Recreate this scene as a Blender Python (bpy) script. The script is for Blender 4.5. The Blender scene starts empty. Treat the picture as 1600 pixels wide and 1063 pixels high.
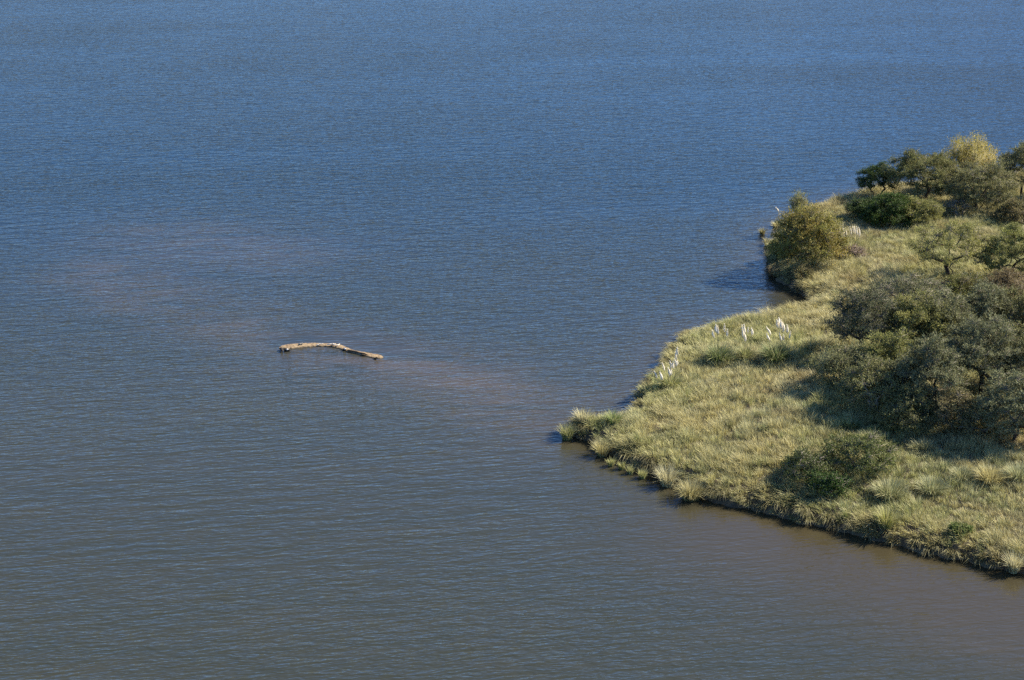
import bpy, math, random
import numpy as np
from mathutils import Vector

# ------------------------------------------------------------------ camera, sky, sun, exposure
SC = bpy.context.scene
COL = SC.collection
CAM_H, PITCH, FOV = 34.0, math.radians(20.0), math.radians(30.0)
cam_d = bpy.data.cameras.new('camera')
cam_d.sensor_width = 36.0
cam_d.angle = FOV
cam_d.clip_start, cam_d.clip_end = 1.0, 20000.0
cam = bpy.data.objects.new('camera', cam_d)
cam.location = (0, 0, CAM_H)
cam.rotation_euler = (math.radians(90) - PITCH, 0, 0)
COL.objects.link(cam)
SC.camera = cam

SUN_EL, SUN_AZ = math.radians(37), math.radians(72)        # azimuth clockwise from +Y (view direction)
sun_dir = Vector((math.sin(SUN_AZ) * math.cos(SUN_EL), math.cos(SUN_AZ) * math.cos(SUN_EL), math.sin(SUN_EL)))
world = bpy.data.worlds.new('World')
SC.world = world
world.use_nodes = True
wn = world.node_tree.nodes
sky = wn.new('ShaderNodeTexSky')
sky.sky_type = 'NISHITA'
sky.sun_disc = False
sky.sun_elevation = SUN_EL
sky.sun_rotation = SUN_AZ
sky.altitude = 900.0
sky.air_density = 0.85
sky.dust_density = 0.0
sky.ozone_density = 10.0
bg = wn['Background']
world.node_tree.links.new(sky.outputs[0], bg.inputs[0])
bg.inputs[1].default_value = 0.096
sun_l = bpy.data.lights.new('sun', 'SUN')
sun_l.energy = 5.0
sun_l.angle = math.radians(0.5)
sun_l.color = (1.0, 0.93, 0.80)
sun_o = bpy.data.objects.new('sun', sun_l)
sun_o.rotation_euler = (-sun_dir).to_track_quat('-Z', 'Y').to_euler()
sun_o.location = (60, 20, 60)
COL.objects.link(sun_o)
vs = SC.view_settings
vs.view_transform, vs.look, vs.gamma, vs.exposure = 'Standard', 'None', 1.0, 1.38
vs.use_curve_mapping = False
SC.cycles.max_bounces = 6
SC.cycles.use_denoising = False

rng = np.random.default_rng(7)
random.seed(7)

# ------------------------------------------------------------------ survey helpers (photo pixel -> place on the ground)
F = 800.0 / math.tan(FOV / 2)
SP, CP = math.sin(PITCH), math.cos(PITCH)

def ray(px, py):
    a, b = (px - 800.0) / F, (531.5 - py) / F
    return np.array((a, CP + b * SP, -SP + b * CP))

def at(px, py, z=0.0):
    d = ray(px, py)
    t = (z - CAM_H) / d[2]
    return np.array((d[0] * t, d[1] * t, z))

def at_depth(px, py, Y):
    d = ray(px, py)
    t = Y / d[1]
    return np.array((d[0] * t, Y, CAM_H + d[2] * t))

def to_px(x, y, z):
    zz = z - CAM_H
    dep = y * CP - zz * SP
    up = y * SP + zz * CP
    return 800 + F * x / dep, 531.5 - F * up / dep

# ------------------------------------------------------------------ small value noise in plan
def vnoise(x, y, s, seed=0):
    x, y = np.asarray(x) * s + seed * 17.31, np.asarray(y) * s + seed * 5.77
    xi, yi = np.floor(x), np.floor(y)
    fx, fy = x - xi, y - yi
    fx, fy = fx * fx * (3 - 2 * fx), fy * fy * (3 - 2 * fy)
    def h(a, b):
        v = np.sin(a * 127.1 + b * 311.7 + seed * 74.7) * 43758.5453
        return v - np.floor(v)
    return (h(xi, yi) * (1 - fx) + h(xi + 1, yi) * fx) * (1 - fy) + (h(xi, yi + 1) * (1 - fx) + h(xi + 1, yi + 1) * fx) * fy

def fnoise(x, y, s, seed=0):
    return (vnoise(x, y, s, seed) + 0.5 * vnoise(x, y, s * 2.1, seed + 1) + 0.25 * vnoise(x, y, s * 4.3, seed + 2)) / 1.75

# ------------------------------------------------------------------ shoreline
SHORE_PX = [(1900, 258), (1700, 270), (1600, 279), (1500, 289), (1420, 298), (1360, 306), (1312, 319), (1275, 334),
            (1240, 346), (1220, 362), (1211, 385), (1207, 405), (1211, 426), (1224, 443), (1244, 457), (1262, 464),
            (1274, 470), (1284, 476), (1262, 486), (1222, 497), (1183, 507), (1120, 516), (1085, 527), (1060, 542), (1048, 557),
            (1042, 572), (1032, 592), (1010, 614), (996, 648), (980, 662), (945, 669), (908, 670), (891, 671),
            (893, 679), (915, 689), (945, 703), (985, 721), (1030, 741), (1062, 757), (1110, 780), (1180, 798),
            (1250, 815), (1330, 834), (1420, 858), (1500, 877), (1560, 890), (1600, 897), (1700, 920), (1900, 975)]
POLY = np.array([at(*p)[:2] for p in SHORE_PX] + [(95, 60), (140, 175)])

def sd_poly(x, y):
    x, y = np.asarray(x, float), np.asarray(y, float)
    best = np.full(x.shape, 1e9)
    inside = np.zeros(x.shape, bool)
    n = len(POLY)
    for i in range(n):
        ax, ay = POLY[i]
        bx, by = POLY[(i + 1) % n]
        dx, dy = bx - ax, by - ay
        t = np.clip(((x - ax) * dx + (y - ay) * dy) / (dx * dx + dy * dy), 0, 1)
        best = np.minimum(best, np.hypot(x - ax - t * dx, y - ay - t * dy))
        cond = (ay > y) != (by > y)
        with np.errstate(divide='ignore', invalid='ignore'):
            xx = ax + (y - ay) / (by - ay) * dx
        inside ^= cond & (x < xx)
    return np.where(inside, best, -best)

def sd(x, y):
    return sd_poly(x, y) + 0.8 * (fnoise(x, y, 1.1, 3) - 0.5)

def ground_z(x, y):
    d = sd(x, y)
    dd = np.clip(d, 0, None)
    up = 0.52 * (1 - np.exp(-dd / 0.22)) + 0.035 * dd + 0.25 * (1 - np.exp(-dd / 6)) + 0.3 * (fnoise(x, y, 0.35, 9) - 0.5) * np.clip(dd / 2, 0, 1)
    dn = -0.9 * (1 - np.exp(np.clip(d, None, 0) / 2.0))
    return np.where(d > 0, up, dn)

def gz(x, y):
    return float(ground_z(np.array([x]), np.array([y]))[0])

def ground_at(px, py):
    z = 0.5
    for _ in range(6):
        p = at(px, py, z)
        z = max(gz(p[0], p[1]), -0.05)
    return np.array((p[0], p[1], z))

def seg_dist(x, y, pts):
    best = np.full(x.shape, 1e9)
    for (ax, ay), (bx, by) in zip(pts[:-1], pts[1:]):
        dx, dy = bx - ax, by - ay
        t = np.clip(((x - ax) * dx + (y - ay) * dy) / (dx * dx + dy * dy), 0, 1)
        best = np.minimum(best, np.hypot(x - ax - t * dx, y - ay - t * dy))
    return best

# ------------------------------------------------------------------ mesh and object helpers
def mesh_np(name, V, tris=None, quads=None, col=None, smooth=False, attrs=None):
    me = bpy.data.meshes.new(name)
    V = np.ascontiguousarray(V, np.float32)
    tris = np.zeros((0, 3), np.int32) if tris is None else np.asarray(tris, np.int32)
    quads = np.zeros((0, 4), np.int32) if quads is None else np.asarray(quads, np.int32)
    me.vertices.add(len(V))
    me.vertices.foreach_set('co', V.ravel())
    loops = np.concatenate([tris.ravel(), quads.ravel()])
    me.loops.add(len(loops))
    me.loops.foreach_set('vertex_index', loops)
    nt, nq = len(tris), len(quads)
    me.polygons.add(nt + nq)
    starts = np.concatenate([np.arange(nt) * 3, nt * 3 + np.arange(nq) * 4]).astype(np.int32)
    me.polygons.foreach_set('loop_start', starts)
    if smooth:
        me.polygons.foreach_set('use_smooth', np.ones(nt + nq, bool))
    if col is not None:
        a = me.attributes.new('col', 'FLOAT_COLOR', 'POINT')
        c = np.ones((len(V), 4), np.float32)
        c[:, :3] = col
        a.data.foreach_set('color', c.ravel())
    for k, v in (attrs or {}).items():
        a = me.attributes.new(k, 'FLOAT', 'POINT')
        a.data.foreach_set('value', np.ascontiguousarray(v, np.float32))
    me.update(calc_edges=True)
    return me

def obj(name, me, mat=None, parent=None, loc=None):
    o = bpy.data.objects.new(name, me)
    COL.objects.link(o)
    if mat is not None and me is not None and len(me.materials) == 0:
        me.materials.append(mat)
    if parent is not None:
        o.parent = parent
    if loc is not None:
        o.location = [float(v) for v in loc]
    return o

def tag(o, label=None, cat=None, group=None, kind=None):
    for k, v in (('label', label), ('category', cat), ('group', group), ('kind', kind)):
        if v:
            o[k] = v
    return o

def thing(name, label, cat, loc, group=None):
    return tag(obj(name, None, loc=loc), label, cat, group)

class MB:
    def __init__(self):
        self.V, self.T, self.Q, self.C, self.n = [], [], [], [], 0
    def add(self, V, tris=None, quads=None, col=(0.5, 0.5, 0.5)):
        V = np.asarray(V, float).reshape(-1, 3)
        if tris is not None and len(tris):
            self.T.append(np.asarray(tris) + self.n)
        if quads is not None and len(quads):
            self.Q.append(np.asarray(quads) + self.n)
        self.V.append(V)
        c = np.asarray(col, float)
        self.C.append(np.broadcast_to(c, (len(V), 3)) if c.ndim == 1 else c)
        self.n += len(V)
    def build(self, name, mat, parent=None, smooth=False, loc=None):
        me = mesh_np(name, np.concatenate(self.V), np.concatenate(self.T) if self.T else None,
                     np.concatenate(self.Q) if self.Q else None, np.concatenate(self.C), smooth)
        return obj(name, me, mat, parent, loc)

def frame_of(d):
    d = d / (np.linalg.norm(d) + 1e-9)
    a = np.array((0, 0, 1.0)) if abs(d[2]) < 0.9 else np.array((1.0, 0, 0))
    u = np.cross(d, a); u /= np.linalg.norm(u)
    return u, np.cross(d, u)

def tube(mb, pts, rad, sides=6, col=(0.5, 0.5, 0.5), squash=1.0):
    pts = np.asarray(pts, float)
    n = len(pts)
    V = []
    for i in range(n):
        d = pts[min(i + 1, n - 1)] - pts[max(i - 1, 0)]
        u, v = frame_of(d)
        for k in range(sides):
            a = 2 * math.pi * k / sides
            V.append(pts[i] + rad[i] * (math.cos(a) * u + squash * math.sin(a) * v))
    Q = [(i * sides + k, i * sides + (k + 1) % sides, (i + 1) * sides + (k + 1) % sides, (i + 1) * sides + k)
         for i in range(n - 1) for k in range(sides)]
    T = []
    for i0, flip in ((0, 1), ((n - 1) * sides, 0)):
        for k in range(1, sides - 1):
            t = (i0, i0 + k, i0 + k + 1)
            T.append(t[::-1] if flip else t)
    mb.add(V, T, Q, col)

# ------------------------------------------------------------------ materials
def mat_new(name):
    m = bpy.data.materials.new(name)
    m.use_nodes = True
    nt = m.node_tree
    for n in list(nt.nodes):
        nt.nodes.remove(n)
    out = nt.nodes.new('ShaderNodeOutputMaterial')
    return m, nt, nt.nodes, nt.links, out

def blade_mat(name, translucent=0.3, rough=0.55, spec=0.25, vary=0.25):
    m, nt, N, L, out = mat_new(name)
    at_ = N.new('ShaderNodeAttribute'); at_.attribute_name = 'col'
    oi = N.new('ShaderNodeObjectInfo')
    hsv = N.new('ShaderNodeHueSaturation')
    mr = N.new('ShaderNodeMapRange')
    mr.inputs['To Min'].default_value = 1 - vary / 2
    mr.inputs['To Max'].default_value = 1 + vary / 2
    L.new(oi.outputs['Random'], mr.inputs['Value'])
    L.new(mr.outputs[0], hsv.inputs['Value'])
    L.new(at_.outputs['Color'], hsv.inputs['Color'])
    p = N.new('ShaderNodeBsdfPrincipled')
    p.inputs['Roughness'].default_value = rough
    p.inputs['Specular IOR Level'].default_value = spec
    t = N.new('ShaderNodeBsdfTranslucent')
    mx = N.new('ShaderNodeMixShader'); mx.inputs[0].default_value = translucent
    L.new(hsv.outputs[0], p.inputs['Base Color'])
    L.new(hsv.outputs[0], t.inputs['Color'])
    L.new(p.outputs[0], mx.inputs[1]); L.new(t.outputs[0], mx.inputs[2])
    L.new(mx.outputs[0], out.inputs[0])
    return m

def bark_mat(name):
    m, nt, N, L, out = mat_new(name)
    at_ = N.new('ShaderNodeAttribute'); at_.attribute_name = 'col'
    tc = N.new('ShaderNodeTexCoord')
    no = N.new('ShaderNodeTexNoise'); no.inputs['Scale'].default_value = 14; no.inputs['Detail'].default_value = 4
    mp = N.new('ShaderNodeMapRange'); mp.inputs['To Min'].default_value = 0.6; mp.inputs['To Max'].default_value = 1.4
    hs = N.new('ShaderNodeHueSaturation')
    p = N.new('ShaderNodeBsdfPrincipled'); p.inputs['Roughness'].default_value = 0.9
    p.inputs['Specular IOR Level'].default_value = 0.1
    b = N.new('ShaderNodeBump'); b.inputs['Distance'].default_value = 0.02; b.inputs['Strength'].default_value = 0.8
    L.new(tc.outputs['Object'], no.inputs['Vector']); L.new(no.outputs[0], mp.inputs['Value'])
    L.new(at_.outputs['Color'], hs.inputs['Color']); L.new(mp.outputs[0], hs.inputs['Value'])
    L.new(hs.outputs[0], p.inputs['Base Color']); L.new(no.outputs[0], b.inputs['Height'])
    L.new(b.outputs[0], p.inputs['Normal']); L.new(p.outputs[0], out.inputs[0])
    return m

def soil_mat():
    m, nt, N, L, out = mat_new('soil')
    tc = N.new('ShaderNodeTexCoord')
    no = N.new('ShaderNodeTexNoise'); no.inputs['Scale'].default_value = 1.6; no.inputs['Detail'].default_value = 8
    cr = N.new('ShaderNodeValToRGB')
    cr.color_ramp.elements[0].position = 0.3; cr.color_ramp.elements[0].color = (0.045, 0.032, 0.02, 1)
    cr.color_ramp.elements[1].position = 0.75; cr.color_ramp.elements[1].color = (0.14, 0.105, 0.055, 1)
    b = N.new('ShaderNodeBump'); b.inputs['Distance'].default_value = 0.08
    p = N.new('ShaderNodeBsdfPrincipled'); p.inputs['Roughness'].default_value = 0.95
    L.new(tc.outputs['Object'], no.inputs['Vector']); L.new(no.outputs[0], cr.inputs[0])
    L.new(cr.outputs[0], p.inputs['Base Color']); L.new(no.outputs[0], b.inputs['Height'])
    L.new(b.outputs[0], p.inputs['Normal']); L.new(p.outputs[0], out.inputs[0])
    return m

def sand_mat():
    m, nt, N, L, out = mat_new('wet_sand')
    tc = N.new('ShaderNodeTexCoord')
    no = N.new('ShaderNodeTexNoise'); no.inputs['Scale'].default_value = 7; no.inputs['Detail'].default_value = 8
    cr = N.new('ShaderNodeValToRGB')
    cr.color_ramp.elements[0].position = 0.32; cr.color_ramp.elements[0].color = (0.14, 0.09, 0.045, 1)
    cr.color_ramp.elements[1].position = 0.62; cr.color_ramp.elements[1].color = (0.28, 0.20, 0.108, 1)
    b = N.new('ShaderNodeBump'); b.inputs['Distance'].default_value = 0.05
    p = N.new('ShaderNodeBsdfPrincipled'); p.inputs['Roughness'].default_value = 0.8
    L.new(tc.outputs['Object'], no.inputs['Vector']); L.new(no.outputs[0], cr.inputs[0])
    sx = N.new('ShaderNodeSeparateXYZ'); wet = N.new('ShaderNodeMapRange'); hv = N.new('ShaderNodeHueSaturation')
    wet.inputs[1].default_value, wet.inputs[2].default_value = 0.01, 0.05          # wet sand up to the lapping line
    wet.inputs[3].default_value, wet.inputs[4].default_value = 0.45, 1.0
    L.new(tc.outputs['Object'], sx.inputs[0]); L.new(sx.outputs[2], wet.inputs[0]); L.new(wet.outputs[0], hv.inputs['Value'])
    L.new(cr.outputs[0], hv.inputs['Color'])
    L.new(hv.outputs[0], p.inputs['Base Color']); L.new(no.outputs[0], b.inputs['Height'])
    L.new(b.outputs[0], p.inputs['Normal']); L.new(p.outputs[0], out.inputs[0])
    return m

def water_mat():
    m, nt, N, L, out = mat_new('lake_water')
    tc = N.new('ShaderNodeTexCoord')
    def mapping(rot, sx, sy):
        mp = N.new('ShaderNodeMapping')
        mp.vector_type = 'TEXTURE'
        mp.inputs['Rotation'].default_value = (0, 0, math.radians(rot))
        mp.inputs['Scale'].default_value = (1 / sx, 1 / sy, 1)
        L.new(tc.outputs['Object'], mp.inputs['Vector'])
        return mp
    def noise(rot, sx, sy, detail=2, rough=0.5, dist=0.0):
        no = N.new('ShaderNodeTexNoise')
        no.inputs['Scale'].default_value = 1.0
        no.inputs['Detail'].default_value = detail
        no.inputs['Roughness'].default_value = rough
        no.inputs['Distortion'].default_value = dist
        L.new(mapping(rot, sx, sy).outputs[0], no.inputs['Vector'])
        return no.outputs[0]
    def math_(op, a, b):
        n = N.new('ShaderNodeMath'); n.operation = op
        for i, v in enumerate((a, b)):
            if isinstance(v, (int, float)):
                n.inputs[i].default_value = v
            else:
                L.new(v, n.inputs[i])
        return n.outputs[0]
    def rng_(v, a, b, c, d):
        n = N.new('ShaderNodeMapRange')
        for i, k in enumerate((a, b, c, d)):
            n.inputs[i + 1].default_value = k
        L.new(v, n.inputs[0])
        return n.outputs[0]
    def attr(nm):
        a = N.new('ShaderNodeAttribute'); a.attribute_name = nm
        return a.outputs['Fac']
    shoal, calm, shallow = attr('shoal'), attr('calm'), attr('shallow')
    w_long = math_('MULTIPLY', noise(9, 0.48, 1.75, 2, 0.5, 0.3), WAVE_LONG)
    w_mid = math_('MULTIPLY', noise(13, 1.4, 5.0, 2, 0.55, 0.4), WAVE_MID)
    w_mid2 = math_('MULTIPLY', noise(-3, 2.1, 6.6, 1, 0.5, 0.2), WAVE_MID2)
    w_fine = math_('MULTIPLY', noise(4, 7.5, 10.0, 2, 0.55), WAVE_FINE)
    gust = rng_(noise(4, 0.02, 0.075, 4, 0.6, 0.5), 0.32, 0.68, 0.65, 1.22)
    short = math_('MULTIPLY', math_('ADD', math_('ADD', w_mid, w_mid2), w_fine), gust)
    h = math_('ADD', w_long, short)
    h = math_('MULTIPLY', h, rng_(calm, 0, 1, 1.0, 0.22))
    b = N.new('ShaderNodeBump')
    b.inputs['Strength'].default_value = 1.0
    b.inputs['Distance'].default_value = 1.0
    L.new(h, b.inputs['Height'])
    # body colour: turbid water, browner over the bar and in the shallows
    mud = noise(4, 0.15, 0.55, 8, 0.75, 0.9)
    def mixc(fac, A, B):
        x = N.new('ShaderNodeMix'); x.data_type = 'RGBA'
        L.new(fac, x.inputs[0])
        for s, v in ((6, A), (7, B)):
            if isinstance(v, tuple):
                x.inputs[s].default_value = (*v, 1)
            else:
                L.new(v, x.inputs[s])
        return x.outputs[2]
    c0 = mixc(rng_(mud, 0.35, 0.65, 0, 1), BODY_A, BODY_B)
    c0 = mixc(attr('deep'), c0, BODY_DEEP)
    c1 = mixc(math_('MULTIPLY', shoal, rng_(mud, 0.38, 0.62, 0.15, 1.0)), c0, BODY_SHOAL)
    c2 = mixc(shallow, c1, BODY_SHALLOW)
    p = N.new('ShaderNodeBsdfPrincipled')
    p.inputs['IOR'].default_value = 1.333
    p.inputs['Roughness'].default_value = 0.06
    L.new(c2, p.inputs['Base Color'])
    L.new(b.outputs[0], p.inputs['Normal'])
    L.new(p.outputs[0], out.inputs[0])
    return m

HILL_H = 55.0
WAVE_LONG, WAVE_MID, WAVE_MID2, WAVE_FINE = 0.066, 0.053, 0.021, 0.004
BODY_A, BODY_B, BODY_DEEP = (0.028, 0.031, 0.021), (0.034, 0.034, 0.021), (0.006, 0.014, 0.019)
BODY_SHOAL, BODY_SHALLOW = (0.072, 0.055, 0.036), (0.046, 0.036, 0.018)
M_GRASS = blade_mat('grass_blade', 0.3, 0.6, 0.2, 0.0)
M_LEAF = blade_mat('leaf', 0.30, 0.6, 0.12, 0.22)
M_BARK = bark_mat('bark')
M_PLUME = blade_mat('plume', 0.35, 0.8, 0.05, 0.06)
M_SOIL, M_SAND, M_WATER = soil_mat(), sand_mat(), water_mat()

# ------------------------------------------------------------------ the setting: lake and peninsula
def axis(lo, hi, step, far):
    core = np.arange(lo, hi + 1e-6, step)
    ext = []
    d, v = step, 0.0
    while v < far:
        d *= 1.35
        v += d
        ext.append(v)
    ext = np.array(ext)
    return np.concatenate([lo - ext[::-1], core, hi + ext])

def grid_faces(nx, ny):
    i, j = np.meshgrid(np.arange(nx - 1), np.arange(ny - 1), indexing='xy')
    a = (j * nx + i).ravel()
    return np.stack([a, a + 1, a + nx + 1, a + nx], 1)

gx, gy = axis(-45, 45, 0.8, 4000), axis(55, 150, 0.8, 4000)
X, Y = np.meshgrid(gx, gy, indexing='xy')
xf, yf = X.ravel(), Y.ravel()
bar_px = [(140, 436), (230, 462), (340, 498), (440, 543), (520, 541), (600, 560), (690, 584), (790, 618), (885, 652)]
bar = [at(*p)[:2] for p in bar_px]
dbar = seg_dist(xf, yf, bar)
bar2 = [at(*p)[:2] for p in [(250, 372), (340, 382), (440, 398)]]
dbar2 = seg_dist(xf, yf, bar2)
bar3 = [at(*p)[:2] for p in [(1480, 985), (1560, 1000), (1660, 1010)]]
dbar3 = seg_dist(xf, yf, bar3)
shoal = np.clip(np.exp(-(dbar / (2.2 + 2.0 * vnoise(xf, yf, 0.25, 91))) ** 2) * 0.52 + 0.30 * np.exp(-(seg_dist(xf, yf, [at(*p)[:2] for p in [(610, 563), (690, 584), (790, 616), (880, 648)]]) / 3.2) ** 2) + 0.45 * np.exp(-(dbar2 / 4.5) ** 2) + 0.35 * np.exp(-(dbar3 / 1.5) ** 2), 0, 1)
dsh = -sd_poly(xf, yf)
# silty water near the point and the bar, clearer and deeper out in the lake
deep = np.clip((yf + 14 * (fnoise(xf, yf, 0.03, 15) - 0.5) - 84) / 42, 0, 1) ** 0.8 * 0.95
shallow = np.exp(-np.clip(dsh, 0, None) / 1.6) * 0.9
spit_px = [(440, 543), (462, 541), (490, 538), (520, 539), (540, 545), (566, 551), (594, 556)]
lee = [at(p[0] + 12, p[1] - 9)[:2] for p in spit_px]
calm = 0.75 * np.exp(-(seg_dist(xf, yf, lee) / 1.3) ** 2)
# the water under the near bank lies sheltered from the breeze
cove = [at(*p)[:2] for p in [(1180, 830), (1350, 880), (1500, 930), (1640, 960)]]
dcove = seg_dist(xf, yf, cove)
calm = np.maximum(calm, 0.78 * np.exp(-(dcove / 5.5) ** 2))
shallow = np.maximum(shallow, 0.9 * np.exp(-(dcove / 4.8) ** 2))  # silty shallows and part of the bank's reflection, both put into this brown
calm = np.maximum(calm, 0.5 * np.exp(-np.clip(dsh, 0, None) / 0.8))
me = mesh_np('lake', np.stack([xf, yf, np.zeros_like(xf)], 1), quads=grid_faces(len(gx), len(gy)),
             attrs={'shoal': shoal, 'calm': calm, 'shallow': shallow, 'deep': deep})
tag(obj('lake', me, M_WATER), kind='structure')

hx, hy = np.arange(-2, 60, 0.4), np.arange(52, 150, 0.4)
X, Y = np.meshgrid(hx, hy, indexing='xy')
xf, yf = X.ravel(), Y.ravel()
me = mesh_np('peninsula_ground', np.stack([xf, yf, ground_z(xf, yf)], 1), quads=grid_faces(len(hx), len(hy)), smooth=True)
tag(obj('peninsula_ground', me, M_SOIL), kind='structure')

# unseen ridge added above the frame to darken the low sky mirrored in ripples
def hill_mat():
    m, nt, N, L, out = mat_new('hill_scrub')
    tc = N.new('ShaderNodeTexCoord')
    no = N.new('ShaderNodeTexNoise'); no.inputs['Scale'].default_value = 0.03; no.inputs['Detail'].default_value = 8
    cr = N.new('ShaderNodeValToRGB')
    cr.color_ramp.elements[0].position = 0.35; cr.color_ramp.elements[0].color = (0.035, 0.042, 0.022, 1)
    cr.color_ramp.elements[1].position = 0.7; cr.color_ramp.elements[1].color = (0.10, 0.095, 0.055, 1)
    p = N.new('ShaderNodeBsdfPrincipled'); p.inputs['Roughness'].default_value = 0.95
    L.new(tc.outputs['Object'], no.inputs['Vector']); L.new(no.outputs[0], cr.inputs[0])
    L.new(cr.outputs[0], p.inputs['Base Color']); L.new(p.outputs[0], out.inputs[0])
    return m
ha, hr = np.radians(np.arange(-100, 101, 1.0)), np.arange(760, 2001, 40.0)
A_, R_ = np.meshgrid(ha, hr, indexing='xy')
xf, yf = (R_ * np.sin(A_)).ravel(), (R_ * np.cos(A_)).ravel()
rise = np.clip((R_.ravel() - 800) / 600, -0.05, 1)
hz = np.where(rise > 0, HILL_H * (1 - (1 - np.clip(rise, 0, 1)) ** 2) * (0.65 + 0.7 * fnoise(xf, yf, 0.0028, 5)) * (1 + 1.4 * np.clip((np.degrees(A_.ravel()) - 7) / 12, 0, 1)), -6)  # ridge raised to the right so the mirrored water darkens there
me = mesh_np('added_hills', np.stack([xf, yf, hz], 1), quads=grid_faces(len(ha), len(hr)), smooth=True)
tag(obj('added_hills', me, hill_mat()), kind='structure')

# ------------------------------------------------------------------ grass
STRAW, PALE = np.array((0.420, 0.365, 0.150)), np.array((0.56, 0.51, 0.29))
LIME, GREEN = np.array((0.320, 0.325, 0.110)), np.array((0.125, 0.165, 0.05))
BLUE, BROWN = np.array((0.275, 0.290, 0.140)), np.array((0.21, 0.125, 0.062))

def blades(base, nb, height, lean, pal, width=0.0175, spread=0.16, splay=0.75, r=rng, sag=0.0):
    """base (n,3), nb blades per tussock, height (n), lean (n,2), pal (n,3) -> V, tris, quads, col"""
    n = len(base)
    idx = np.repeat(np.arange(n), nb)
    k = len(idx)
    az = r.uniform(0, 2 * math.pi, k)
    rad = np.sqrt(r.uniform(0, 1, k))
    sp = spread if np.isscalar(spread) else spread[idx]
    dirx, diry = np.cos(az), np.sin(az)
    p0 = base[idx] + np.stack([dirx * rad * sp, diry * rad * sp, np.full(k, -0.04)], 1)
    Ln = height[idx] * r.uniform(0.55, 1.12, k)
    th = np.abs(r.normal(0, 0.22, k)) + splay * rad * r.uniform(0.5, 1.0, k)
    lx, ly = lean[idx, 0], lean[idx, 1]
    def step(p, frac, t, ln, dz=0.0):
        d = np.stack([np.sin(t) * dirx + lx * ln, np.sin(t) * diry + ly * ln, np.cos(t) - dz], 1)
        d /= np.linalg.norm(d, axis=1)[:, None]
        return p + d * (Ln * frac)[:, None]
    p1 = step(p0, 0.52, th * 0.55, 0.6)
    p2 = step(p1, 0.48, th * 1.5, 1.6 if sag == 0 else 0.6, sag)
    wa = az + math.pi / 2 + r.normal(0, 0.6, k)
    wv = np.stack([np.cos(wa), np.sin(wa), r.normal(0, 0.2, k)], 1)
    w = (width * r.uniform(0.6, 1.3, k))[:, None]
    V = np.empty((k, 5, 3))
    V[:, 0], V[:, 1] = p0 - wv * w * 0.5, p0 + wv * w * 0.5
    V[:, 2], V[:, 3] = p1 - wv * w * 0.42, p1 + wv * w * 0.42
    V[:, 4] = p2
    o = np.arange(k)[:, None] * 5
    Q = o + np.array([[0, 1, 3, 2]])
    T = o + np.array([[2, 3, 4]])
    c = pal[idx] * r.uniform(0.62, 1.3, (k, 1))
    dry = (r.uniform(0, 1, k) < 0.33)[:, None]
    c = np.where(dry, c * 0.35 + 0.65 * (STRAW + r.uniform(0, 1, (k, 1)) * (PALE - STRAW)), c)
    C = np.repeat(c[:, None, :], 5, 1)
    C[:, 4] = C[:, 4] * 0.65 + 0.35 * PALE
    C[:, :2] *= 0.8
    return V.reshape(-1, 3), T, Q, C.reshape(-1, 3)

def grass_palette(x, y):
    n1, n2, n3 = fnoise(x, y, 0.22, 21), fnoise(x, y, 0.8, 31), vnoise(x, y, 2.6, 41)
    g = np.clip((n1 - 0.36) / 0.28, 0, 1)[:, None]
    c = LIME * (1 - g) + STRAW * g
    b = np.clip((n2 - 0.54) / 0.14, 0, 1)[:, None]
    near = np.clip((86 - y) / 10, 0, 1)[:, None]
    c = c * (1 - 0.6 * b) + 0.6 * b * (BLUE * near + (PALE * 0.9) * (1 - near))
    gr = np.clip((n3 - 0.72) / 0.15, 0, 1)[:, None]
    c = c * (1 - 0.55 * gr) + 0.55 * gr * GREEN * 1.3
    far = np.clip((y - 108) / 8, 0, 1)[:, None]
    c = c * (1 - 0.6 * far) + 0.6 * far * (STRAW * 0.85 + BROWN * 0.25)
    br = np.clip((fnoise(x, y, 0.5, 77) - 0.62) / 0.1, 0, 1)[:, None]
    c = c * (1 - 0.35 * br) + 0.35 * br * BROWN * 1.25
    return c

GS = 0.27
X, Y = np.meshgrid(np.arange(0, 42, GS), np.arange(60, 130, GS), indexing='xy')
tx = X.ravel() + rng.uniform(-0.5, 0.5, X.size) * GS * 1.2
ty = Y.ravel() + rng.uniform(-0.5, 0.5, X.size) * GS * 1.2
px, py = to_px(tx, ty, 0.5)
keep = (px < 1665) & (py < 960)
tx, ty = tx[keep], ty[keep]
d0 = sd(tx, ty)
under = (px[keep] > 1370) & (py[keep] > 450) & (py[keep] < 635) & (px[keep] > 1370 + np.abs(py[keep] - 540) * 0.5)
keep = (d0 > 0.02) & ~(under & (rng.uniform(0, 1, len(tx)) < 0.6))
tx, ty, d0 = tx[keep], ty[keep], d0[keep]
e = 0.25
ox, oy = sd_poly(tx - e, ty) - sd_poly(tx + e, ty), sd_poly(tx, ty - e) - sd_poly(tx, ty + e)
on = np.hypot(ox, oy) + 1e-6
edge = np.clip(1 - d0 / 0.9, 0, 1)
la = 2.2 + 1.6 * (fnoise(tx, ty, 0.16, 55) - 0.5) * 4
lm = 0.15 + 0.5 * vnoise(tx, ty, 0.7, 61)
lean = np.stack([np.cos(la) * lm + ox / on * edge * 0.9, np.sin(la) * lm + oy / on * edge * 0.9], 1)
big = rng.uniform(0, 1, len(tx)) < 0.16
hgt = 0.20 + 0.36 * fnoise(tx, ty, 0.9, 71) ** 1.3 + 0.30 * np.clip((vnoise(tx, ty, 1.4, 81) - 0.58) / 0.3, 0, 1) + 0.04 * edge + big * rng.uniform(0.04, 0.26, len(tx))
base = np.stack([tx, ty, ground_z(tx, ty)], 1)
NB = 50
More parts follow.
